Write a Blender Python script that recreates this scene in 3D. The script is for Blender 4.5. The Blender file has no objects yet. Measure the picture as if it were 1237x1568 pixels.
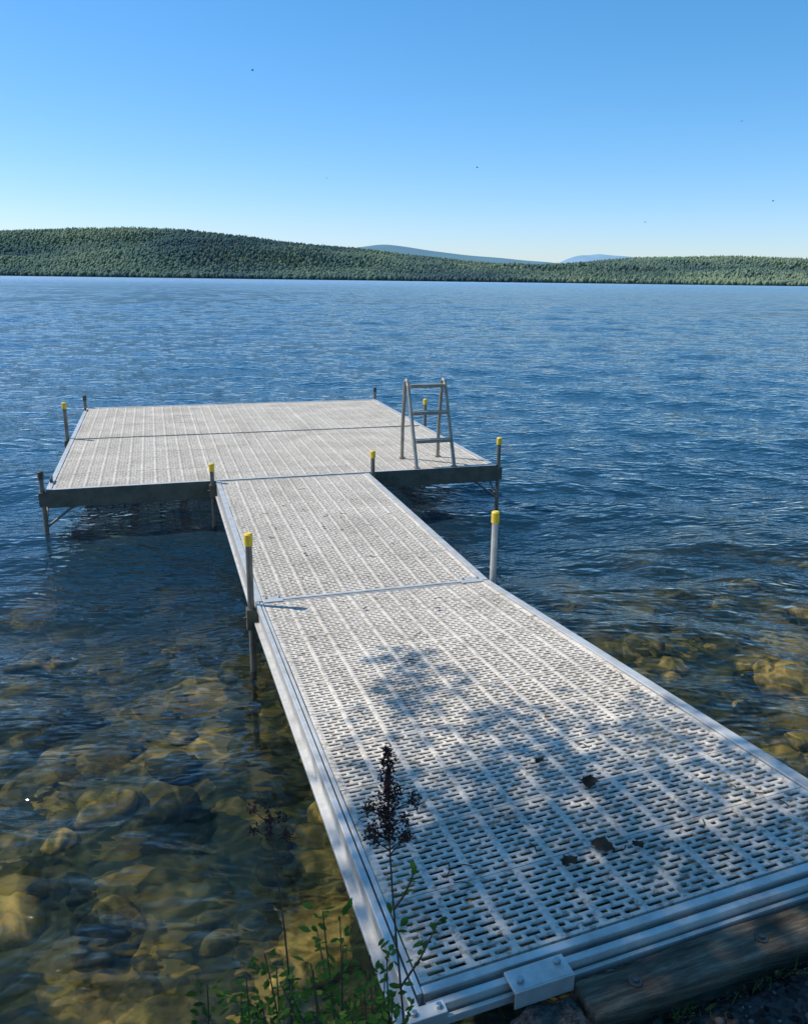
import bpy, math, random
import numpy as np
from mathutils import Vector, Matrix
random.seed(7); rng=np.random.default_rng(7)
sc=bpy.context.scene
sc.view_settings.view_transform='Standard'; sc.view_settings.look='None'; sc.view_settings.exposure=0

# ---------------------------------------------------------------- helpers
class NT:
    def __init__(s,name):
        s.m=bpy.data.materials.new(name); s.m.use_nodes=True; s.t=s.m.node_tree; s.t.nodes.clear()
        s.out=s.n('ShaderNodeOutputMaterial')
    def n(s,typ,**kw):
        nd=s.t.nodes.new(typ)
        for k,v in kw.items(): setattr(nd,k,v)
        return nd
    def l(s,a,b): s.t.links.new(a,b)
    def coord(s,scale=(1,1,1),rot=(0,0,0)):
        tc=s.n('ShaderNodeTexCoord'); mp=s.n('ShaderNodeMapping'); s.l(tc.outputs['Object'],mp.inputs['Vector'])
        mp.inputs['Scale'].default_value=scale; mp.inputs['Rotation'].default_value=rot
        return mp.outputs['Vector']
    def noise(s,vec,scale,detail=4,rough=.55):
        nd=s.n('ShaderNodeTexNoise'); nd.inputs['Scale'].default_value=scale; nd.inputs['Detail'].default_value=detail
        nd.inputs['Roughness'].default_value=rough; s.l(vec,nd.inputs['Vector']); return nd.outputs['Fac']
    def ramp(s,fac,stops,interp='LINEAR'):
        nd=s.n('ShaderNodeValToRGB'); cr=nd.color_ramp; cr.interpolation=interp
        while len(cr.elements)>1: cr.elements.remove(cr.elements[0])
        cr.elements[0].position=stops[0][0]; cr.elements[0].color=(*stops[0][1],1)
        for p,c in stops[1:]:
            e=cr.elements.new(p); e.color=(*c,1)
        s.l(fac,nd.inputs['Fac']); return nd.outputs['Color']
    def math(s,op,a,b=None,clamp=False):
        nd=s.n('ShaderNodeMath',operation=op,use_clamp=clamp)
        for i,v in enumerate((a,b)):
            if v is None: continue
            if hasattr(v,'links'): s.l(v,nd.inputs[i])
            else: nd.inputs[i].default_value=v
        return nd.outputs[0]
    def mix(s,fac,a,b,mode='MIX'):
        nd=s.n('ShaderNodeMix',data_type='RGBA',blend_type=mode)
        for i,v in ((0,fac),(6,a),(7,b)):
            if hasattr(v,'links'): s.l(v,nd.inputs[i])
            elif i==0: nd.inputs[0].default_value=v
            else: nd.inputs[i].default_value=(*v,1)
        return nd.outputs[2]
    def mr(s,val,a,b,c=0,d=1):
        nd=s.n('ShaderNodeMapRange')
        for k,v in (('From Min',a),('From Max',b),('To Min',c),('To Max',d)): nd.inputs[k].default_value=v
        s.l(val,nd.inputs['Value']); return nd.outputs[0]
    def bump(s,hgt,strength=.5,dist=.01,normal=None):
        nd=s.n('ShaderNodeBump'); nd.inputs['Strength'].default_value=strength; nd.inputs['Distance'].default_value=dist
        s.l(hgt,nd.inputs['Height'])
        if normal is not None: s.l(normal,nd.inputs['Normal'])
        return nd.outputs['Normal']
    def diff(s,color,link=True):
        nd=s.n('ShaderNodeBsdfDiffuse'); s.l(color,nd.inputs['Color'])
        if link: s.l(nd.outputs[0],s.out.inputs['Surface'])
        return nd.outputs[0]
    def bsdf(s,color,rough=.5,metal=0,normal=None,spec=.5,link=True):
        nd=s.n('ShaderNodeBsdfPrincipled')
        for k,v in (('Base Color',color),('Roughness',rough),('Metallic',metal)):
            if hasattr(v,'links'): s.l(v,nd.inputs[k])
            else: nd.inputs[k].default_value=(*v,1) if k=='Base Color' else v
        nd.inputs['Specular IOR Level'].default_value=spec
        if normal is not None: s.l(normal,nd.inputs['Normal'])
        if link: s.l(nd.outputs[0],s.out.inputs['Surface'])
        return nd.outputs[0]

def mesh_obj(name,V,F,mats,parent=None,smooth=False,midx=None,attr=None):
    me=bpy.data.meshes.new(name)
    if isinstance(F,np.ndarray):
        V=np.asarray(V,dtype=np.float32); n=F.shape[1]
        me.vertices.add(len(V)); me.vertices.foreach_set('co',V.ravel())
        me.loops.add(F.size); me.loops.foreach_set('vertex_index',F.ravel().astype(np.int32))
        me.polygons.add(len(F)); me.polygons.foreach_set('loop_start',np.arange(0,F.size,n,dtype=np.int32))
        me.update(calc_edges=True)
    else:
        me.from_pydata([tuple(v) for v in V],[],F); me.update()
    if not isinstance(mats,(list,tuple)): mats=[mats]
    for m in mats: me.materials.append(m)
    if midx is not None: me.polygons.foreach_set('material_index',np.asarray(midx,dtype=np.int32))
    if smooth: me.polygons.foreach_set('use_smooth',np.ones(len(me.polygons),dtype=bool))
    if attr is not None:
        for k,a in attr.items():
            at=me.attributes.new(k,'FLOAT','FACE'); at.data.foreach_set('value',np.asarray(a,dtype=np.float32))
    ob=bpy.data.objects.new(name,me); sc.collection.objects.link(ob)
    if parent: ob.parent=parent
    return ob
def empty(name,loc=(0,0,0),rz=0,parent=None):
    e=bpy.data.objects.new(name,None); e.location=loc; e.rotation_euler=(0,0,rz); sc.collection.objects.link(e)
    e.empty_display_size=.2
    if parent: e.parent=parent
    return e
class MB:
    def __init__(s): s.V=[]; s.F=[]; s.M=[]
    def box(s,x0,x1,y0,y1,z0,z1,m=0,seg=1):
        if (x1-x0)>=(y1-y0): xs=np.linspace(x0,x1,seg+1); ax=0
        else: xs=np.linspace(y0,y1,seg+1); ax=1
        b=len(s.V)
        for t in xs:
            if ax==0: s.V+=[(t,y0,z0),(t,y1,z0),(t,y1,z1),(t,y0,z1)]
            else: s.V+=[(x1,t,z0),(x0,t,z0),(x0,t,z1),(x1,t,z1)]
        for i in range(seg):
            for k in range(4):
                a=b+i*4+k; c=b+i*4+(k+1)%4
                s.F.append((a,c,c+4,a+4)); s.M.append(m)
        s.F.append((b+3,b+2,b+1,b)); e=b+seg*4; s.F.append((e,e+1,e+2,e+3)); s.M+=[m,m]
    def tube(s,pts,r,n=12,m=0,cap=True):
        pts=[Vector(p) for p in pts]; rs=r if isinstance(r,(list,tuple)) else [r]*len(pts)
        b=len(s.V); prev=None
        for i,p in enumerate(pts):
            d=(pts[min(i+1,len(pts)-1)]-pts[max(i-1,0)]).normalized()
            if prev is None:
                u=d.cross(Vector((1,0,0) if abs(d.x)<.7 else (0,1,0))).normalized()
            else: u=(prev-d*prev.dot(d)).normalized()
            prev=u; v=d.cross(u)
            for k in range(n):
                a=2*math.pi*k/n; s.V.append(tuple(p+(u*math.cos(a)+v*math.sin(a))*rs[i]))
        for i in range(len(pts)-1):
            for k in range(n):
                a=b+i*n+k; c=b+i*n+(k+1)%n
                s.F.append((a,c,c+n,a+n)); s.M.append(m)
        if cap:
            s.F.append(tuple(b+k for k in range(n))[::-1]); s.F.append(tuple(b+(len(pts)-1)*n+k for k in range(n))); s.M+=[m,m]
    def poly(s,pts,m=0):
        b=len(s.V); s.V+=[tuple(p) for p in pts]; s.F.append(tuple(range(b,b+len(pts)))); s.M.append(m)
    def build(s,name,mats,parent=None,fn=None,bevel=0,smooth=False):
        V=[fn(*v) for v in s.V] if fn else s.V
        ob=mesh_obj(name,V,s.F,mats,parent,smooth=smooth,midx=s.M)
        if bevel:
            b=ob.modifiers.new('bevel','BEVEL'); b.width=bevel; b.segments=2; b.limit_method='ANGLE'; b.angle_limit=.7
        return ob

# ---------------------------------------------------------------- layout constants
AZ=.296; P1=Vector((-.898,4.593,0)); DZ=.456
WV=Vector((math.cos(AZ),math.sin(AZ),0)); AV=Vector((-math.sin(AZ),math.cos(AZ),0))
def L2W(x,y,z=0): return P1+WV*x+AV*y+Vector((0,0,z))
RL=3.175; W=1.525; L1=3.165
PX0=-1.52; PX1=2.935; PY0=L1+.01; PYM=5.73; PY1=8.245
def rampz(x,y,z): return (x,y,z+(-y)*(.062+.0454*(x/W)))

# ---------------------------------------------------------------- materials
def mat_grate():
    n=NT('grey_resin_decking'); v=n.coord()
    c=n.ramp(n.noise(v,2.5,4),[(.3,(.49,.44,.375)),(.55,(.61,.55,.475)),(.75,(.68,.62,.54))])
    sp=n.ramp(n.noise(v,38,4,.7),[(.37,(.33,.29,.24)),(.49,(1,1,1))])
    c=n.mix(.75,c,sp,'MULTIPLY')
    n.bsdf(c,.7,0,None,.12); return n.m
def mat_alu(name='aluminium',base=(.66,.635,.59),r=.42,metal=.5):
    n=NT(name); v=n.coord(); f=n.noise(v,9,5,.65)
    c=n.ramp(f,[(.3,tuple(b*.62 for b in base)),(.6,base),(.8,tuple(min(1,b*1.15) for b in base))])
    rr=n.ramp(f,[(.3,(r+.15,)*3),(.7,(r-.05,)*3)])
    n.bsdf(c,rr,metal,n.bump(n.noise(v,60,2),.12,.002)); return n.m
def mat_plain(name,c,r=.6,metal=0,var=.3,scale=15):
    n=NT(name); v=n.coord(); f=n.noise(v,scale,4,.6)
    n.bsdf(n.ramp(f,[(.3,tuple(x*(1-var) for x in c)),(.7,tuple(min(1,x*(1+var)) for x in c))]),r,metal,n.bump(f,.3,.004)); return n.m
M_GR=mat_grate(); M_AL=mat_alu(); M_AL2=mat_alu('dark_frame',(.12,.115,.085),.55,.3)  # second frame tone is darker: platform front board, stringers, braces
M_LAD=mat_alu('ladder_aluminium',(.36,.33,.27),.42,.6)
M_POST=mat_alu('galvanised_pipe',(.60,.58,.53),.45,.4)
M_DARKPOST=mat_alu('dark_pipe',(.20,.19,.16),.5,.5)  # darker grey than the galvanised pipe
M_YEL=mat_plain('yellow_vinyl_cap',(.75,.50,.03),.45,0,.15)
M_BLK=mat_plain('dark_cap',(.05,.05,.045),.5)
M_BOLT=mat_alu('steel_bolt',(.5,.5,.5),.3,1)

# ---------------------------------------------------------------- decking planks (real slots)
def plank(x0,x1,pw=.3155,rows=11,strip=.132):
    V=[];F=[]
    n=max(1,round((x1-x0-.03)/strip)); sp=(x1-x0-.03)/n
    ph=(pw-.004-.014)/rows; sh=ph*.56; dz=.006
    for r in range(rows):
        yb=.002+.007+r*ph; yt=yb+ph; ym=(yb+yt)/2
        if r==0: yb=.002
        if r==rows-1: yt=pw-.002
        slots=[]
        for c in range(n):
            a=x0+.015+c*sp+.010; e=x0+.015+(c+1)*sp-.010; w=e-a; g=.0095
            if r%2==0:
                sw=(w-g)/2; slots+=[(a,a+sw),(e-sw,e)]
            else:
                sw=(w-2*g)/2; q=a
                for ww in (sw*.5,sw,sw*.5): slots.append((q,q+ww)); q+=ww+g
        m=len(slots)
        for i,(a,e) in enumerate(slots):
            xl=x0 if i==0 else (slots[i-1][1]+a)/2; xr=x1 if i==m-1 else (e+slots[i+1][0])/2
            h=sh/2; k=.0025; b=len(V)
            V+=[(xl,ym,0),(xl,yt,0),(xr,yt,0),(xr,ym,0),(xr,yb,0),(xl,yb,0)]
            inn=[(a,ym),(a+k,ym+h),(e-k,ym+h),(e,ym),(e-k,ym-h),(a+k,ym-h)]
            V+=[(p[0],p[1],0) for p in inn]; V+=[(p[0],p[1],-dz) for p in inn]
            for j in range(6):
                q=(j+1)%6
                F.append((b+q,b+j,b+6+j,b+6+q)); F.append((b+6+q,b+6+j,b+12+j,b+12+q))
    for y in (.002,pw-.002):
        b=len(V); V+=[(x0,y,0),(x1,y,0),(x1,y,-.03),(x0,y,-.03)]; F.append((b,b+1,b+2,b+3))
    return np.array(V),np.array(F)
def decking(name,x0,x1,y0,y1,z,parent,fn=None):
    k=max(1,round((y1-y0)/.3155)); pw=(y1-y0)/k
    V,F=plank(x0,x1,pw); VV=[];FF=[]
    for i in range(k):
        v=V+np.array([0,y0+i*pw,z+rng.uniform(-.0012,.0012)]); v[:,0]+=rng.uniform(-.0015,.0015)
        v[:,2]+=rng.uniform(-.0012,.0012)*(v[:,0]-x0)
        VV.append(v); FF.append(F+i*len(V))
    VV=np.concatenate(VV);FF=np.concatenate(FF)
    if fn: VV[:,2]+= (-VV[:,1])*(.062+.0454*VV[:,0]/W)
    return mesh_obj(name,VV,FF,M_GR,parent)

dock=empty('dock',(P1.x,P1.y,DZ),AZ)
decking('ramp_decking',.050,W-.05,-RL+.07,-.03,0,dock,fn=True)
decking('walkway_decking',.05,W-.05,.035,L1-.02,0,dock)
pm=(PX1-PX0-.1)/3
for j in range(3):
    xa=PX0+.05+j*pm+.002; xb=PX0+.05+(j+1)*pm-.002
    decking('platform_decking_near_%d'%j,xa,xb,PY0+.05,PYM-.032,0,dock)
    decking('platform_decking_far_%d'%j,xa,xb,PYM+.032,PY1-.05,0,dock)
b=MB()
b.box(.004,.026,-RL,-.012,-.035,.006,0,8)
b.box(.032,.047,-RL+.04,-.012,-.035,.003,0,8)
b.box(.012,.046,-RL,-.012,-.10,-.0355,0,8)
b.box(-.014,.046,-RL,-.012,-.118,-.1005,0,8)
b.box(W-.046,W,-RL,-.012,-.135,.006,0,8)
b.box(0.0485,W-.0465,-RL,-RL+.022,-.06,-.008,0,8)
b.box(0.0485,W-.0465,-RL+.036,-RL+.062,-.06,.003,0,8)
b.box(.0,W,-RL-.020,-RL-.008,-.055,-.030,0,8)
b.box(.05,W-.05,-.026,-.012,-.12,.004,0,4)
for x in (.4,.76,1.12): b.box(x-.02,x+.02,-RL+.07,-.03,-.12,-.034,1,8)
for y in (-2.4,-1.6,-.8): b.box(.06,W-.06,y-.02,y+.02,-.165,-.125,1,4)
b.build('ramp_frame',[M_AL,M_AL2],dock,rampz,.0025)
b=MB(); b.box(.255,.415,-RL-.046,-RL+.022,-.004,.006,0,2); b.box(.255,.415,-RL-.051,-RL-.046,-.045,.006,0,2)
b.tube([(.28,-RL-.02,.006),(.28,-RL-.02,.017)],.011,6,1); b.tube([(.39,-RL-.0,.006),(.39,-RL-.0,.017)],.011,6,1)
b.box(-.012,.085,-RL-.040,-RL-.001,-.02,.010,0,1); b.tube([(.006,-RL-.02,.010),(.006,-RL-.02,.020)],.009,6,1); b.tube([(.068,-RL-.02,.010),(.068,-RL-.02,.020)],.009,6,1)
b.build('shore_bracket',[M_AL,M_BOLT],dock,rampz,.002)
b=MB()
b.box(.004,.046,.004,L1-.004,-.14,.006,0); b.box(W-.046,W,.004,L1-.004,-.14,.006,0)
b.box(.0465,W-.0465,.004,.03,-.14,.005,0); b.box(.0465,W-.0465,L1-.02,L1-.004,-.14,.003,0)
b.box(-.012,.0035,.004,L1-.004,-.14,-.12,0)
for x in (.4,.76,1.12): b.box(x-.02,x+.02,.035,L1-.025,-.12,-.034,1)
for y in (.8,1.6,2.4): b.box(.05,W-.05,y-.02,y+.02,-.165,-.125,1)
b.box(.05,.17,-.034,.05,.0065,.0125,0); b.box(W-.19,W-.05,-.034,.05,.0065,.0125,0)
for x in (.07,.15,W-.17,W-.07): b.tube([(x,.02,.0125),(x,.02,.022)],.009,6,2)
b.build('walkway_frame',[M_AL,M_AL2,M_BOLT],dock,None,.0025)
b=MB()
b.box(PX0,PX1,PY0,PY0+.046,-.165,.006,1); b.box(PX0,PX1,PY1-.046,PY1,-.165,.006,0)
b.box(PX0,PX0+.046,PY0+.0465,PY1-.0465,-.165,.006,0); b.box(PX1-.046,PX1,PY0+.0465,PY1-.0465,-.165,.006,0)
b.box(PX0+.0465,PX1-.0465,PYM-.022,PYM-.003,-.165,-.006,1); b.box(PX0+.0465,PX1-.0465,PYM+.003,PYM+.022,-.165,-.006,1)
for j in range(1,9):
    x=PX0+j*(PX1-PX0)/9; b.box(x-.02,x+.02,PY0+.05,PYM-.025,-.12,-.034,1); b.box(x-.02,x+.02,PYM+.025,PY1-.05,-.12,-.034,1)
b.box(PX0+.002,PX1-.002,PY0+.001,PY0+.040,.0065,.009,0)
b.build('platform_frame',[M_AL,M_AL2],dock,None,.0025)
def post(x,y,h,r,cap,body,name,zc=0,brace=0,bot=-1.3):
    b=MB()
    b.tube([(x,y,bot),(x,y,h-.06)],r,14,0)
    b.tube([(x,y,h-.075),(x,y,h-.008),(x,y,h)],[r*1.28,r*1.28,r*.95],14,1)
    b.box(x-r*1.5,x+r*1.5,y-r*1.5,y+r*1.5,zc-.15,zc-.02,2)
    b.tube([(x-r*2.3,y,zc-.08),(x-r*1.4,y,zc-.08)],.008,6,2)
    if brace:
        b.tube([(x,y,-.36),(x+brace*.26,y+.04,-.165)],.012,8,0)
        b.tube([(x,y,-.38),(x,y+.30,-.165)],.012,8,0)
    return b.build(name,[body,cap,M_AL2],dock,None,0)
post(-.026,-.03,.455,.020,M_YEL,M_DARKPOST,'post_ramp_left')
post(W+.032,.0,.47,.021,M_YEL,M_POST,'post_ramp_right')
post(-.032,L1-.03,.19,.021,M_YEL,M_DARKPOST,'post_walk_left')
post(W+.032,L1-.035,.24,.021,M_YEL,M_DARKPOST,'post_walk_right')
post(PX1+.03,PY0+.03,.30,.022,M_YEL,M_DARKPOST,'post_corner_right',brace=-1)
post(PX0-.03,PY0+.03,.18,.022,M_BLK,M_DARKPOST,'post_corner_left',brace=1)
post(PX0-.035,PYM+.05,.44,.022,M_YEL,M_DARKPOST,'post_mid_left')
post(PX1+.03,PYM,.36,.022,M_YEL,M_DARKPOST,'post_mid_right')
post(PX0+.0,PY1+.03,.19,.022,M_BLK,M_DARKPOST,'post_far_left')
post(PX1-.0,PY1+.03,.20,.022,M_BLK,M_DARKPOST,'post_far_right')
b=MB()
for y in (3.5,8.0):
    b.tube([(PX0+.02,y-.08,.05),(PX0+.02,y-.04,.045),(PX0+.02,y+.04,.045),(PX0+.02,y+.08,.05)],[.006,.011,.011,.006],8)
    b.box(PX0+.008,PX0+.032,y-.03,y+.03,.006,.045)
b.build('cleats',[M_BLK],dock,None,.002)
# ---------------------------------------------------------------- ladder (flipped up on deck)
lad=empty('dock_ladder',(P1.x,P1.y,DZ),AZ)
b=MB(); xs=(2.055,2.47); y0=3.225
def LP(x,t,off=0): return (x,y0+.37*t+off,.012+.87*t)
for x in xs:
    pts=[LP(x,t) for t in np.linspace(0,.93,8)]
    pts+=[(x,y0+.35+.012,.842),(x,y0+.375,.865),(x,y0+.41,.875),(x,y0+.445,.86),(x,y0+.455,.82),(x,y0+.47,.71),(x,y0+.53,.36),(x,y0+.535,.0)]
    b.tube(pts,.0195,12,0)
    b.box(x-.03,x+.03,y0-.03,y0+.03,.0095,.018,0)
    b.box(x-.03,x+.03,y0+.505,y0+.565,.0065,.016,0)
for t in (.30,.62,.93):
    p=LP(0,t); b.box(xs[0]+.014,xs[1]-.014,p[1]-.045,p[1]+.045,p[2]-.017,p[2]+.017,0)
b.build('ladder_rails_and_treads',[M_LAD],lad,None,.002)

# ---------------------------------------------------------------- ground / lake bed : one sheet
def axis(lo,hi,dl,dh,step,growth=1.25):
    c=list(np.arange(dl,dh+1e-6,step)); s=step
    up=[c[-1]]
    while up[-1]<hi: s*=growth; up.append(up[-1]+s)
    s=step; dn=[c[0]]
    while dn[-1]>lo: s*=growth; dn.append(dn[-1]-s)
    return np.array(dn[1:][::-1]+c+up[1:])
def vnoise(x,y,seed=0):
    r=np.random.default_rng(seed); o=np.zeros_like(x)
    for k in range(14):
        a=r.uniform(0,2*math.pi); f=r.uniform(.5,1.8); ph=r.uniform(0,6.28)
        o+=np.sin((x*math.cos(a)+y*math.sin(a))*f*2+ph)
    return o/14**.5
def bedz(lx,ly):
    d=ly+3.32+.05*np.sin(lx*1.7)
    deep=-.28-.118*np.clip(d-.5,0,None)-.010*np.clip(d-3,0,12)**1.6
    deep=np.maximum(deep,-6)
    t=np.clip((d+.02)/.55,0,1); t=t*t*(3-2*t)
    side=np.clip(1-(lx)/1.0,0,1)
    top=.655-.10*side+.02*np.clip(-d,0,20)+.012*vnoise(lx*3,ly*3,3)+.05*np.clip(lx,0,1.6)
    return top*(1-t)+deep*t+.05*vnoise(lx*1.2,ly*1.2,5)*t
gx=axis(-3000,3000,-6,6,.09); gy=axis(-400,3200,-4.2,6,.09)
X,Y=np.meshgrid(gx,gy); Z=bedz(X,Y)
nx,ny=len(gx),len(gy)
def grid_faces(nx,ny):
    i=np.arange(nx*ny).reshape(ny,nx); return np.stack([i[:-1,:-1].ravel(),i[:-1,1:].ravel(),i[1:,1:].ravel(),i[1:,:-1].ravel()],1)
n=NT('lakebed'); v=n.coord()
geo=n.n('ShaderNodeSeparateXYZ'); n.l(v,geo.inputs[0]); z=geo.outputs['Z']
wn=n.n('ShaderNodeTexNoise'); wn.inputs['Scale'].default_value=4; wn.inputs['Detail'].default_value=2; n.l(v,wn.inputs['Vector'])
wv=n.n('ShaderNodeVectorMath',operation='MULTIPLY_ADD'); n.l(wn.outputs['Color'],wv.inputs[0]); wv.inputs[1].default_value=(.35,.2,0); n.l(v,wv.inputs[2])
stones=n.n('ShaderNodeTexVoronoi'); stones.inputs['Scale'].default_value=5.5; n.l(wv.outputs[0],stones.inputs['Vector'])
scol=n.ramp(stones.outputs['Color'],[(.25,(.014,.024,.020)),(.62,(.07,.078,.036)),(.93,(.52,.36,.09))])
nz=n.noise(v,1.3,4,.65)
sand=n.ramp(nz,[(.43,(.012,.024,.022)),(.55,(.065,.07,.034)),(.67,(.55,.36,.09))])  # gold patches imitate sunlit caustic spots within the bed colour
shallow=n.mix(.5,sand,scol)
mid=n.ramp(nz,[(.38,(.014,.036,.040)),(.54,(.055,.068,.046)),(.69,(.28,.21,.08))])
c=n.mix(n.mr(z,-.55,-1.0),shallow,mid); c=n.mix(n.mr(z,-.95,-1.6),c,(.012,.046,.068)); c=n.mix(n.mr(z,-1.5,-3.2),c,(.009,.050,.095))  # depth tint painted into the bed stands in for light absorbed by water
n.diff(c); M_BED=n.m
n=NT('shore_soil'); v=n.coord()
gr=n.n('ShaderNodeTexVoronoi'); gr.inputs['Scale'].default_value=75; n.l(v,gr.inputs['Vector']); sn=n.noise(v,30,6,.75)
soil=n.mix(.6,n.ramp(sn,[(.35,(.012,.010,.008)),(.6,(.04,.035,.03)),(.75,(.12,.11,.10))]),n.ramp(gr.outputs['Color'],[(.2,(.015,.013,.012)),(.8,(.09,.085,.08))]))
hgt=n.math('ADD',sn,n.math('MULTIPLY',gr.outputs['Distance'],-.6))
n.bsdf(soil,.9,0,n.bump(hgt,.7,.02),.2); M_SOIL=n.m
GF=grid_faces(nx,ny); fz=Z.ravel()[GF].mean(1)
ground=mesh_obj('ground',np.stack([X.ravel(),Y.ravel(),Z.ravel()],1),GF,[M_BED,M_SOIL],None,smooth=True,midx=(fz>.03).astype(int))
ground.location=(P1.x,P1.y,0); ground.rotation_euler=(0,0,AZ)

def ico(sub=1):
    import bmesh
    bm=bmesh.new(); bmesh.ops.create_icosphere(bm,subdivisions=sub,radius=1)
    V=np.array([v.co[:] for v in bm.verts]); F=np.array([[v.index for v in f.verts] for f in bm.faces]); bm.free(); return V,F
IV2,IF2=ico(3); IV1,IF1=ico(1)
def rocks(name,N,region,smin,smax,mat,pw=3.0):
    VV=[];FF=[];T=[]
    for i in range(N):
        lx=rng.uniform(region[0],region[1]); ly=rng.uniform(region[2],region[3]); s=smin+(smax-smin)*rng.random()**pw
        n1=1+.22*vnoise(IV2[:,0]*1.2+i,IV2[:,1]*1.2+IV2[:,2]*1.1,i)+.06*vnoise(IV2[:,0]*4+i,IV2[:,1]*4+IV2[:,2]*3,i+99)
        v=IV2*n1[:,None]*np.array([s*rng.uniform(.8,1.4),s*rng.uniform(.7,1.1),s*rng.uniform(.35,.65)])
        a=rng.uniform(0,6.28); c,s_=math.cos(a),math.sin(a)
        v=v@np.array([[c,s_,0],[-s_,c,0],[0,0,1]])
        zz=bedz(np.array([lx]),np.array([ly]))[0]
        p=L2W(lx,ly,min(zz+s*.15,-.04-s*.6)); v=v+np.array(p)
        FF.append(IF2+len(IV2)*i); VV.append(v); T.append(np.full(len(IF2),rng.random()))
    return mesh_obj(name,np.concatenate(VV),np.concatenate(FF),mat,None,smooth=True,attr={'tint':np.concatenate(T)})
n=NT('submerged_stone'); v=n.coord(); at=n.n('ShaderNodeAttribute',attribute_name='tint')
c=n.ramp(at.outputs['Fac'],[(0,(.022,.030,.024)),(.5,(.085,.088,.048)),(.80,(.34,.25,.085)),(1,(.72,.48,.15))])
c=n.mix(.85,c,n.ramp(n.noise(v,5,5,.7),[(.40,(.14,.20,.15)),(.6,(1,1,1))]),'MULTIPLY')
n.diff(c); 
rocks('lakebed_rocks',560,(-5,7,-3.0,2.4),.05,.26,n.m,2.0)

# ---------------------------------------------------------------- water : fan-shaped sheet with real waves
ys=[-2.5]
while ys[-1]<3400: 
    y=ys[-1]; d=max(.05,.0055*(y+3)) if y<260 else .10*y
    ys.append(y+d)
ys=np.array(ys)
sd=list(np.linspace(-.62,.62,470)); st=sd[1]-sd[0]; s=sd[-1]; out=[]
while s<9: st*=1.22; s+=st; out.append(s)
ss=np.array([-o for o in out[::-1]]+sd+out)
Sg,Yg=np.meshgrid(ss,ys); Xg=Sg*(Yg+3.6)
dxs=np.gradient(ss)[None,:]*(Yg+3.6); dys=np.gradient(ys)[:,None]+0*Xg
Zg=np.zeros_like(Xg); R=np.random.default_rng(5); NW=80
env=1+.3*vnoise(Xg*.06,Yg*.10,77)
warp=[vnoise(Xg*.2,Yg*.2,200+i) for i in range(4)]
for i in range(NW):
    lam=.32*(5.5/.32)**((i+R.random())/NW); th=math.radians(90-8)+R.normal(0,.6); k=2*math.pi/lam
    kx,ky=k*math.cos(th),k*math.sin(th)
    ph=kx*Xg+ky*Yg+R.uniform(0,6.28)+.9*warp[i%4]
    samp=np.maximum(np.abs(kx)*dxs,np.abs(ky)*dys)
    fade=np.clip((2.3-samp)/1.2,0,1)
    sl=.097/math.sqrt(NW)*(1.25 if lam<1.2 else .75)
    Zg+=fade*sl*math.sqrt(2)/k*np.sin(ph)
Zg*=env*np.clip((Yg+2.2)/3,.4,1)
n=NT('lake_water'); tc=n.n('ShaderNodeTexCoord'); obj=tc.outputs['Object']
def mp(scale,rot): 
    m=n.n('ShaderNodeMapping'); m.inputs['Scale'].default_value=scale; m.inputs['Rotation'].default_value=(0,0,rot); n.l(obj,m.inputs['Vector']); return m.outputs[0]
w2=n.noise(mp((.7,1.35,1),-.2),5,2,.6)
nrm=n.bump(w2,1.0,.055)
sep=n.n('ShaderNodeSeparateXYZ'); n.l(obj,sep.inputs[0])
rg=n.mr(sep.outputs['Y'],5,500,.05,.25)
gl=n.n('ShaderNodeBsdfGlossy'); gl.inputs['Color'].default_value=(1,1,1,1); n.l(rg,gl.inputs['Roughness']); n.l(nrm,gl.inputs['Normal'])
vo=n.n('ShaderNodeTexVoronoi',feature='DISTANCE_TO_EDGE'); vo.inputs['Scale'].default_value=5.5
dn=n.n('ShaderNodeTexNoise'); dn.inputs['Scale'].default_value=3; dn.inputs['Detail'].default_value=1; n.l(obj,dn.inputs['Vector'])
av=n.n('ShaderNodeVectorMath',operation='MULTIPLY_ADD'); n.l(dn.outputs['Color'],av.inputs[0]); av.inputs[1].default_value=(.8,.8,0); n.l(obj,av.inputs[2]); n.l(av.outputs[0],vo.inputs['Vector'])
tcol=n.ramp(vo.outputs['Distance'],[(0,(1,1,1)),(.045,(.95,.97,.92)),(.14,(.42,.49,.48))])  # bright cell edges put imitation caustic light into the transmission colour
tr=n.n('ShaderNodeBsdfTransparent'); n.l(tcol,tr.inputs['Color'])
rf=n.n('ShaderNodeBsdfRefraction'); rf.inputs['IOR'].default_value=1.33; rf.inputs['Roughness'].default_value=0; rf.inputs['Color'].default_value=(.85,.93,.92,1); n.l(nrm,rf.inputs['Normal'])
tm=n.n('ShaderNodeMixShader'); tm.inputs[0].default_value=.35; n.l(tr.outputs[0],tm.inputs[1]); n.l(rf.outputs[0],tm.inputs[2])
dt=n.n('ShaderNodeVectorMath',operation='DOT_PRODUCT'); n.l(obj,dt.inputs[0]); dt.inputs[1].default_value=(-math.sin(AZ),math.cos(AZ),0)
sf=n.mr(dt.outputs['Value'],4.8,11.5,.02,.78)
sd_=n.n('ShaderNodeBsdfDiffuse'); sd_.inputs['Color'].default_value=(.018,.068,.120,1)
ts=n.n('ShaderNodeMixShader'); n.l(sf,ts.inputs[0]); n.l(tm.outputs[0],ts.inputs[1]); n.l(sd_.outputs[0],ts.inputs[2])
fr=n.n('ShaderNodeFresnel'); fr.inputs['IOR'].default_value=1.33; n.l(nrm,fr.inputs['Normal'])
mx=n.n('ShaderNodeMixShader'); n.l(fr.outputs[0],mx.inputs[0]); n.l(ts.outputs[0],mx.inputs[1]); n.l(gl.outputs[0],mx.inputs[2]); n.l(mx.outputs[0],n.out.inputs['Surface'])
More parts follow.
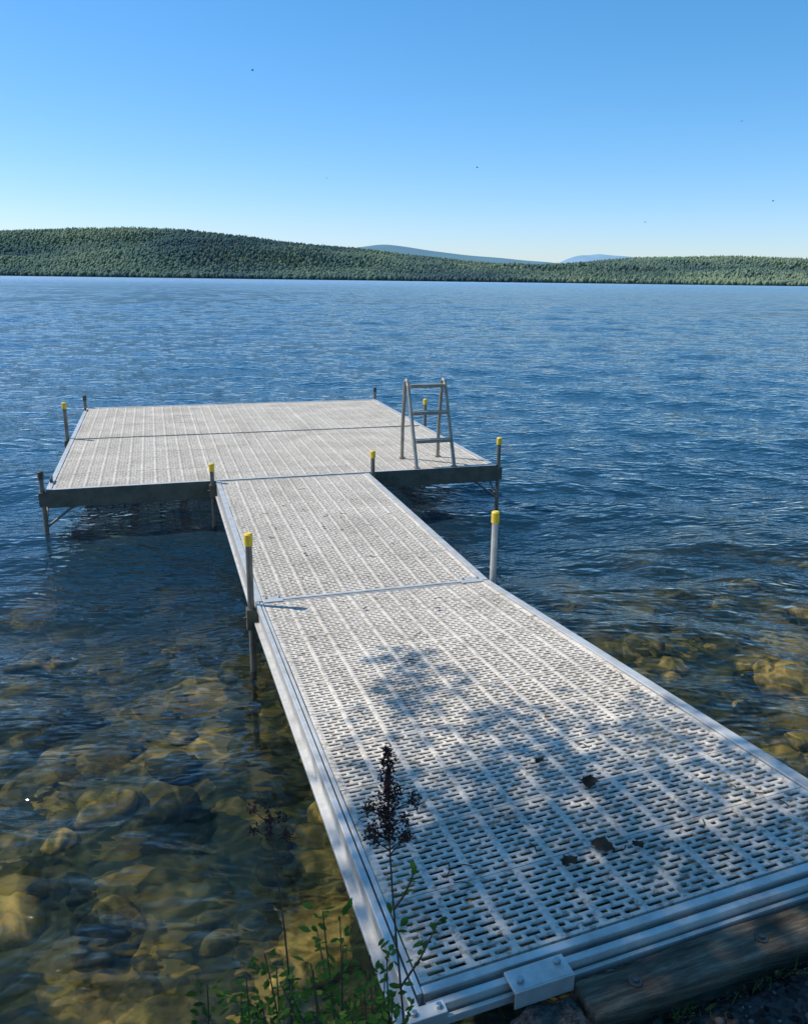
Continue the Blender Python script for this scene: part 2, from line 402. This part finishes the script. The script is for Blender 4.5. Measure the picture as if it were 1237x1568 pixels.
water=mesh_obj('lake_water',np.stack([Xg.ravel(),Yg.ravel(),Zg.ravel()],1),grid_faces(len(ss),len(ys)),n.m,None,smooth=True)

# ---------------------------------------------------------------- far hills + forest
CX=np.array([-3000,-1600,-1140,-900,-700,-520,-310,-108,60,150,250,400,620,890,1140,1600,3000.])
px=np.array([ 40,  58,   65,  69.5,  72.5,  68.5, 55, 48, 37, 33,  28, 28.5,  41.5,   42.5,  38,  34, 30.])-5.5
def Hc(x): return np.interp(x,CX,px)*2300/1290.
def hillz(x,y):
    xs=x*2300/np.maximum(y,1000)
    t=np.clip((y-1510)/800,0,1); s=.75*t+.25*t*t*(3-2*t)
    s2=np.clip((y-2350)/600,0,1)
    hm=(Hc(xs-60)+Hc(xs)+Hc(xs+60))/3
    return hm*s*(1-.5*s2)+ (8*vnoise(x*.004,y*.004,11)+4*vnoise(x*.012,y*.012,12))*np.clip(t*4,0,1)*np.clip((2350-y)/300,.25,1)-.5
hx=np.linspace(-2800,2800,180); hy=np.concatenate([[1485],np.linspace(1500,2950,50)])
X,Y=np.meshgrid(hx,hy); Z=hillz(X,Y); Z[0]=-3
n=NT('forest_floor'); v=n.coord()
n.diff(n.ramp(n.noise(v,.02,3),[(.3,(.035,.055,.03)),(.7,(.06,.085,.04))]))
mesh_obj('hills',np.stack([X.ravel(),Y.ravel(),Z.ravel()],1),grid_faces(len(hx),len(hy)),n.m,None,smooth=True)
ys=[];y=1500.
while y<2420: ys.append(y); y+=6.5+ (y-1500)*.008
P=[]
for y in ys:
    half=.56*y+120; k=int(2*half/5.8); xx=np.linspace(-half,half,k)+rng.uniform(-6,6,k); P.append(np.stack([xx,y+rng.uniform(-8,8,k)],1))
P=np.concatenate(P); N=len(P); zz=hillz(P[:,0],P[:,1])
con=(rng.random(N)<.28+.33*vnoise(P[:,0]*.006,P[:,1]*.004,21))
hh=rng.uniform(6,11.5,N)*np.where(con,1.2,1); rr=np.where(con,rng.uniform(1.6,2.6,N),rng.uniform(2.0,4.2,N))
base=IV1.copy()
V=np.zeros((N,len(base),3)); j=rng.uniform(.6,1.4,(N,len(base))); bz=(base[:,2]+1)/2
taper=np.where(con[:,None],(1.15-bz[None,:])*1.2,1.0)
V[:,:,0]=P[:,0,None]+base[None,:,0]*rr[:,None]*j*taper
V[:,:,1]=P[:,1,None]+base[None,:,1]*rr[:,None]*j*taper
V[:,:,2]=zz[:,None]-.5+bz[None,:]*hh[:,None]*(.85+.15*j)
F=(IF1[None]+np.arange(N)[:,None,None]*len(base)).reshape(-1,3)
tint=np.clip(np.where(con,rng.uniform(.05,.35,N),rng.uniform(.3,.8,N))+.24*vnoise(P[:,0]*.01,P[:,1]*.005,31)+.24*vnoise(P[:,0]*.003,P[:,1]*.003,32),0,1)
n=NT('forest_foliage'); at=n.n('ShaderNodeAttribute',attribute_name='tint')
c=n.ramp(at.outputs['Fac'],[(0,(.032,.058,.038)),(.35,(.062,.100,.048)),(.7,(.105,.145,.058)),(1,(.175,.21,.08))])
c=n.mix(.18,c,(.20,.32,.44)); n.diff(c)  # bluish aerial haze mixed into the foliage colour
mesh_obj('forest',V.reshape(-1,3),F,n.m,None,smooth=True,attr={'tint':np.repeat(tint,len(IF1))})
def mountain(name,xs,hs,D,col):
    x=np.linspace(xs[0],xs[-1],160); h=np.interp(x,xs,hs)
    h=np.convolve(np.pad(h,4,'edge'),np.ones(9)/9,'valid')+ .008*D/6*vnoise(x*.004,x*0,5)*.6
    rows=[(D-1500,0),(D-700,.55),(D,1),(D+1500,0)]
    V=[(a,yy,max(-5,hh*k)) for yy,k in rows for a,hh in zip(x,h)]
    n=NT(name+'_hazed_forest'); v=n.coord(); n.diff(n.ramp(n.noise(v,.004,4),[(.3,col),(.7,tuple(k*1.15 for k in col))]))  # col is a blue with aerial haze painted in, paler when farther
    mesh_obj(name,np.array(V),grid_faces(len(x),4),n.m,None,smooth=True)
D=7000; k=D/1290.; U=lambda p:(p-618.5)/1290*D
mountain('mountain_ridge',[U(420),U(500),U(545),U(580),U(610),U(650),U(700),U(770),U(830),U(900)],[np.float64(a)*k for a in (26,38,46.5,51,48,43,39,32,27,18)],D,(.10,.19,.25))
D=11000; k=D/1290.
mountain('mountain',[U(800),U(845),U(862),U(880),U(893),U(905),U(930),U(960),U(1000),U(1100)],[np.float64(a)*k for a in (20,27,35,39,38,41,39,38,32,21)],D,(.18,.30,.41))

# ---------------------------------------------------------------- timber beam on shore
n=NT('weathered_timber'); v=n.coord((1.2,16,16)); v0=n.coord()
g=n.noise(v,3.5,7,.7); kn=n.noise(v0,5,3)
c=n.ramp(g,[(.25,(.04,.031,.022)),(.5,(.145,.115,.08)),(.7,(.32,.26,.18))]); c=n.mix(.7,c,n.ramp(kn,[(.35,(.3,.27,.24)),(.6,(1,1,1))]),'MULTIPLY')
n.bsdf(c,.85,0,n.bump(g,.9,.012),.2); M_WD=n.m
bh=empty('timber_beam',(P1.x,P1.y,DZ),AZ)
b=MB(); b.box(.42,4.2,-RL-.150,-RL-.030,-.17,-.035,0,24)
def beamfn(x,y,z):
    x2,y2,z2=rampz(min(x,1.9),y,z); return (x,y2+.004*math.sin(x*9),z2+.003*math.sin(x*13+y*40))
b.build('beam',[M_WD],bh,beamfn,.008)
b=MB()
for x in (.56,.93,1.42,2.1):
    p=rampz(x,-RL-.095,-.035); b.tube([(p[0],p[1],p[2]-.02),(p[0],p[1],p[2]+.004)],.017,10,0); b.tube([(p[0],p[1],p[2]+.004),(p[0],p[1],p[2]+.010)],.008,6,0)
b.build('beam_bolts',[M_BLK],bh)
n=NT('cut_timber_end'); v=n.coord(); g=n.noise(v,60,6,.8)
n.bsdf(n.ramp(g,[(.35,(.02,.016,.012)),(.55,(.16,.14,.12)),(.7,(.35,.32,.28))]),.9,0,n.bump(g,1,.02),.2)
b=MB(); b.box(.235,.412,-RL-.17,-RL-.056,-.25,-.045,0,6)
b.build('beam_block',[n.m],bh,lambda x,y,z:(x+.006*math.sin(y*80),y+.01*math.sin(x*50+z*30),rampz(x,y,z)[2]+.006*math.sin(x*70)),.012)
n=NT('gravel_stone'); at=n.n('ShaderNodeAttribute',attribute_name='tint')
n.diff(n.ramp(at.outputs['Fac'],[(0,(.015,.013,.012)),(.7,(.06,.055,.05)),(1,(.24,.22,.20))]))
N=6500; lx=rng.uniform(.3,3.2,N); ly=-3.34-rng.random(N)*1.1
s=.003+.011*rng.random(N)**3; z=bedz(lx,ly)
V=IV1[None]*s[:,None,None]*rng.uniform(.6,1.3,(N,1,3))*rng.uniform(.8,1.2,(N,len(IV1),1))
V[:,:,0]+=lx[:,None];V[:,:,1]+=ly[:,None];V[:,:,2]+=z[:,None]+.002
g=mesh_obj('gravel',V.reshape(-1,3),(IF1[None]+np.arange(N)[:,None,None]*len(IV1)).reshape(-1,3),n.m,None,attr={'tint':np.repeat(rng.random(N)**1.5,len(IF1))})
g.location=(P1.x,P1.y,0); g.rotation_euler=(0,0,AZ)

# ---------------------------------------------------------------- plants
def leafmat(name,c1,c2,trans=.3):
    n=NT(name); v=n.coord(); c=n.ramp(n.noise(v,14,1),[(.3,c1),(.7,c2)])
    p=n.diff(c,False); t=n.n('ShaderNodeBsdfTranslucent'); n.l(c,t.inputs['Color'])
    m=n.n('ShaderNodeMixShader'); m.inputs[0].default_value=trans; n.l(p,m.inputs[1]); n.l(t.outputs[0],m.inputs[2]); n.l(m.outputs[0],n.out.inputs['Surface']); return n.m
M_LEAF=leafmat('weed_leaf',(.045,.11,.02),(.15,.26,.05),.4); M_STEM=mat_plain('weed_stem',(.06,.045,.03),.7); M_SEED=mat_plain('dry_flower_head',(.065,.02,.016),.9,0,.5,60)
def leaf(b,p,d,l,w,m):
    d=Vector(d).normalized(); s=d.cross(Vector((0,0,1)))
    if s.length<.1: s=Vector((1,0,0))
    s.normalize(); s=(s+Vector((0,0,random.uniform(-.5,.5)))).normalized(); up=s.cross(d)
    p=Vector(p); dr=-up*l*.12
    a=p+d*l*.3+s*w*.42; c=p+d*l*.3-s*w*.42; a2=p+d*l*.62+s*w*.45+dr*.4; c2=p+d*l*.62-s*w*.45+dr*.4; t=p+d*l+dr; m1=p+d*l*.35-up*w*.12
    b.poly([p,a,m1],m); b.poly([p,m1,c],m); b.poly([m1,a,a2,t],m); b.poly([m1,t,c2,c],m)
def weed(name,base,top,spike=0,leaves=30,leafz=(0,.6),branches=3,lsz=.05):
    b=MB(); B=Vector(base); T=Vector(top); H=(T-B).length
    def P(t): return B.lerp(T,t)+Vector((math.sin(t*5+B.x*9)*.012,math.cos(t*4)*.01,0))
    b.tube([P(t) for t in np.linspace(0,1,12)],[.0034*(1-.65*t) for t in np.linspace(0,1,12)],6,1)
    for i in range(leaves):
        t=random.uniform(*leafz); a=random.uniform(0,6.28); d=(math.cos(a),math.sin(a),random.uniform(.1,.8)); l=lsz*random.uniform(.5,1.2)
        p=P(t); q=p+Vector(d)*random.uniform(0,.03); leaf(b,q,d,l,l*.5,0)
    for i in range(branches):
        t=random.uniform(.3,.75); a=random.uniform(0,6.28); p=P(t); q=p+Vector((math.cos(a)*.07,math.sin(a)*.07,.10+.08*random.random()))
        b.tube([p,p.lerp(q,.5)+Vector((0,0,-.012)),q],[.0025,.002,.001],5,1)
        for k in range(9):
            s=random.uniform(.3,1); a=random.uniform(0,6.28); leaf(b,p.lerp(q,s),(math.cos(a),math.sin(a),.5),lsz*random.uniform(.5,.9),lsz*.4,0)
    if spike:
        def bract(c,r):
            for _ in range(3):
                d=Vector((random.gauss(0,1),random.gauss(0,1),random.gauss(.3,1))).normalized()
                s=d.cross(Vector((random.gauss(0,1),random.gauss(0,1),random.gauss(0,1)))).normalized()
                b.poly([c,c+d*r+s*r*.7,c+d*r*2,c+d*r-s*r*.7],2)
        dens=.35 if spike<.1 else 1
        z=0
        while z<spike*.8:
            f=z/spike; t=1-z/H; p=P(t); rad=.006+.012*f**.6*random.uniform(.7,1.3)
            for k in range(int((26+46*f)*dens)):
                o=Vector((random.gauss(0,rad*.55),random.gauss(0,rad*.55),random.gauss(0,.005))); bract(p+o,random.uniform(.0018,.0036))
            z+=random.uniform(.011,.02)
        for i in range(int(9*dens)+1):
            t=1-random.uniform(.45,1.0)*spike/H; a=random.choice([0,3.14])+random.uniform(-.7,.7); p=P(t); r=random.uniform(.02,.045); q=p+Vector((math.cos(a)*r,math.sin(a)*r,.022))
            b.tube([p,q],[.0015,.001],5,1)
            for k in range(int(34*(dens*.5+.5))): bract(q+Vector((random.gauss(0,.005),random.gauss(0,.005),random.gauss(0,.007))),random.uniform(.0018,.0034))
    return b.build(name,[M_LEAF,M_STEM,M_SEED])
weed('flowering_weed',(.02,1.16,.55),(-.012,1.22,1.588),.20,26,(.35,.72),2,.024)
weed('flowering_weed',(-.19,1.22,.5),(-.235,1.26,1.44),.06,10,(.3,.65),1,.022)
for x,y,h in [(-.37,1.27,1.05),(-.33,1.2,1.03),(-.29,1.2,1.09),(-.22,1.3,1.13),(-.17,1.2,1.15),(-.15,1.3,1.15),(-.13,1.25,1.2),(-.10,1.18,1.12),(-.2,1.15,1.06),(-.24,1.2,1.05),(-.04,1.17,1.13),(.01,1.2,1.18),(-.07,1.3,1.07),(-.01,1.14,1.1),(-.12,1.2,1.16),(-.05,1.22,1.10)]:
    weed('leafy_weed',(x,y,.5),(x+random.uniform(-.04,.04),y+random.uniform(-.03,.04),h+random.uniform(-.03,.03)),0,56,(.4,1),2,.023)

b=MB(); M_GRASS=leafmat('grass_blade',(.05,.08,.02),(.12,.15,.05))
for i in range(130):
    lx=random.choice([random.gauss(.9,.07),random.gauss(.62,.04),random.uniform(.5,2.8)]); ly=-RL-.17-abs(random.gauss(0,.02)); p=L2W(lx,ly,float(bedz(np.array([lx]),np.array([ly]))[0]))
    a=random.uniform(0,6.28); l=random.uniform(.012,.035); d=Vector((math.cos(a)*.5,math.sin(a)*.5,1)).normalized(); s=Vector((-math.sin(a),math.cos(a),0))*.0018
    b.poly([p-s,p+s,p+d*l*.6+s*.6+Vector((math.cos(a),math.sin(a),0))*l*.1,p+d*l+Vector((math.cos(a),math.sin(a),-.2))*l*.35],0)
b.build('grass_tufts',[M_GRASS])

M_DRY=leafmat('dead_leaf',(.045,.028,.02),(.11,.075,.05),.1)
def deadleaf(x,y,s,rot):
    b=MB(); N=9; P=[]
    for i in range(N):
        t=i/(N-1); w=s*.42*math.sin(math.pi*min(1,t*1.05+.02))**.7*(1+.25*math.sin(i*2.4))
        for k in (-1,-.5,0,.5,1):
            X=(t-.5)*s; Yy=k*w; Zz=.008+.25*s*abs(k)**1.5*(.4+.3*math.sin(t*7))+.1*s*math.sin(t*3)
            c,q=math.cos(rot),math.sin(rot); P.append(rampz(x+X*c-Yy*q,y+X*q+Yy*c,Zz+.003) if y<0 else (x+X*c-Yy*q,y+X*q+Yy*c,Zz+.003))
    b.V=P
    for i in range(N-1):
        for k in range(4): a=i*5+k; b.F.append((a,a+1,a+6,a+5)); b.M.append(0)
    return b
leaf_e=empty('dead_leaves',(P1.x,P1.y,DZ),AZ)
for (x,y,s,r) in [(.77,-2.30,.04,.4),(.86,-2.50,.075,1.0),(.72,-2.83,.075,-.9),(.60,-2.85,.055,.2),(.82,-2.86,.04,1.9),(.60,-.35,.03,1),(1.0,-.5,.03,2),(.62,-1.2,.03,0),(.95,-2.0,.025,0),(.45,.8,.03,1),(.7,1.4,.03,2)]:
    deadleaf(x,y,s,r).build('leaf',[M_DRY],leaf_e,smooth=True)
b=MB()
for i in range(70):
    x=random.uniform(.1,1.45); y=random.uniform(-3.05,2.8); a=random.uniform(0,3.14); l=random.uniform(.012,.07)
    p=[(x+math.cos(a+.5*t)*l*t,y+math.sin(a+.5*t)*l*t,.004) for t in (0,.5,1)]
    if y<0: p=[rampz(*q) for q in p]
    b.tube(p,.0017,5,0)
b.build('twigs',[M_DRY],leaf_e)

# ---------------------------------------------------------------- birds over the lake
for (x,y,z,h) in [(-5.6,60,9,.4),(-8.7,50,13.4,2.0),(4.7,60,9.8,1.1),(16.5,60,6.4,.2),(22.4,60,12.9,2.6),(25.2,60,7.9,.9)]:
    b=MB(); b.tube([(0,-.08,0),(0,-.04,.0),(0,.03,.0),(0,.07,.008),(0,.09,.005)],[.003,.018,.022,.012,.003],6)
    for s in (-1,1):
        b.poly([(0,.03,.008),(s*.07,.035,.055),(s*.07,-.01,.05),(0,-.03,.008)]); b.poly([(s*.07,.035,.055),(s*.17,-.02,.02),(s*.07,-.01,.05)])
    o=b.build('bird',[M_BLK]); o.location=(x,y,z); o.rotation_euler=(0,.2,h)

# ---------------------------------------------------------------- sun + overhanging tree
EL=math.radians(52); SAZ=math.radians(-76)
S=Vector((math.sin(SAZ)*math.cos(EL),math.cos(SAZ)*math.cos(EL),math.sin(EL)))
M_BARK=mat_plain('bark',(.09,.07,.055),.9,0,.5,8); M_TL=leafmat('tree_leaf',(.03,.07,.018),(.08,.13,.035),.35)
b=MB(); cl=[]
for i in range(60):
    g=Vector((random.uniform(-1.2,2.4),random.uniform(.2,2.35),.65)); cl.append((g+S*random.uniform(5.6,8.6),.30))
for i in range(12):
    g=Vector((random.uniform(-.1,1.5),random.uniform(1.0,2.4),.65)); cl.append((g+S*random.uniform(5.6,7.6),.22))
for g,r,k in [((.62,2.72,.6),.16,6.2),((.40,2.95,.6),.12,6.3),((.12,3.45,.55),.13,6.2),((.0,3.7,.55),.08,6.3),((1.1,2.9,.6),.15,6.5),((1.6,2.6,.6),.2,6.6),((.05,3.15,.6),.10,6.4)]:
    cl.append((Vector(g)+S*k,r))
for i in range(26): cl.append((Vector((random.uniform(-5.5,-3.2),random.uniform(-1,2.5),random.uniform(5,9))),.42))
base=Vector((-4.6,-.9,.5))
trunk=[base,base+Vector((.1,.3,1.6)),base+Vector((.3,.9,3.2)),base+Vector((.6,1.8,4.8)),base+Vector((.9,2.6,6.4)),base+Vector((1.1,3,8))]
b.tube(trunk,[.17,.15,.125,.10,.07,.03],10,1)
for c,r in cl:
    t=random.uniform(2.2,4.6); i=int(t); o=trunk[i].lerp(trunk[min(i+1,5)],t-i); mid=o.lerp(c,.5)+Vector((0,0,.25))
    b.tube([o,mid,c],[.028,.016,.005],5,1)
    for k in range(int(120*(r/.3)**1.6)+25):
        p=c+Vector((random.gauss(0,r),random.gauss(0,r),random.gauss(0,r*.7))); a=random.uniform(0,6.28)
        l=random.uniform(.05,.095); d=Vector((math.cos(a),math.sin(a),random.uniform(-.7,.3))).normalized(); s=d.cross(Vector((random.uniform(-.4,.4),random.uniform(-.4,.4),1))).normalized()*l*.32
        b.poly([p,p+d*l*.45+s,p+d*l,p+d*l*.45-s],0)
b.build('overhanging_tree',[M_TL,M_BARK])

sun=bpy.data.lights.new('sun','SUN'); sun.energy=5; sun.angle=math.radians(.53); sun.color=(1,.94,.83)
so=bpy.data.objects.new('sun',sun); so.rotation_euler=S.to_track_quat('Z','Y').to_euler(); sc.collection.objects.link(so)
w=bpy.data.worlds.new('World'); sc.world=w; w.use_nodes=True; t=w.node_tree; t.nodes.clear()
sk=t.nodes.new('ShaderNodeTexSky'); sk.sky_type='NISHITA'; sk.sun_disc=False; sk.sun_elevation=EL; sk.sun_rotation=SAZ; sk.dust_density=.25; sk.air_density=1.0; sk.ozone_density=2.5; sk.altitude=100
hs=t.nodes.new('ShaderNodeHueSaturation'); hs.inputs['Saturation'].default_value=1.15
t.links.new(sk.outputs[0],hs.inputs['Color'])
se=t.nodes.new('ShaderNodeSeparateColor'); cb=t.nodes.new('ShaderNodeCombineColor'); t.links.new(hs.outputs[0],se.inputs[0])
K=.12
for i,(a,g) in enumerate(((1.0,1.20),(1.02,.867),(1.38,1.0))):
    m0=t.nodes.new('ShaderNodeMath'); m0.operation='MULTIPLY'; m0.inputs[1].default_value=K; t.links.new(se.outputs[i],m0.inputs[0])
    m1=t.nodes.new('ShaderNodeMath'); m1.operation='POWER'; m1.inputs[1].default_value=g; t.links.new(m0.outputs[0],m1.inputs[0])
    m2=t.nodes.new('ShaderNodeMath'); m2.operation='MULTIPLY'; m2.inputs[1].default_value=a/K; t.links.new(m1.outputs[0],m2.inputs[0]); t.links.new(m2.outputs[0],cb.inputs[i])
bg=t.nodes.new('ShaderNodeBackground'); bg.inputs[1].default_value=K; wo=t.nodes.new('ShaderNodeOutputWorld')
t.links.new(cb.outputs[0],bg.inputs[0]); t.links.new(bg.outputs[0],wo.inputs[0])

# ---------------------------------------------------------------- camera
p=.2785; r=.0130
U=Vector((0,math.sin(p),math.cos(p))); X=Vector((1,0,0)); Fw=Vector((0,math.cos(p),-math.sin(p)))
Xc=X*math.cos(r)+U*math.sin(r); Yc=U*math.cos(r)-X*math.sin(r); Zc=-Fw
cam=bpy.data.cameras.new('camera'); co=bpy.data.objects.new('camera',cam); sc.collection.objects.link(co)
M=Matrix((Xc,Yc,Zc)).transposed().to_4x4(); M.translation=Vector((0,0,1.9+DZ)); co.matrix_world=M
cam.sensor_fit='HORIZONTAL'; cam.sensor_width=36; cam.lens=36*1245.6/1237; cam.clip_start=.05; cam.clip_end=30000
sc.camera=co
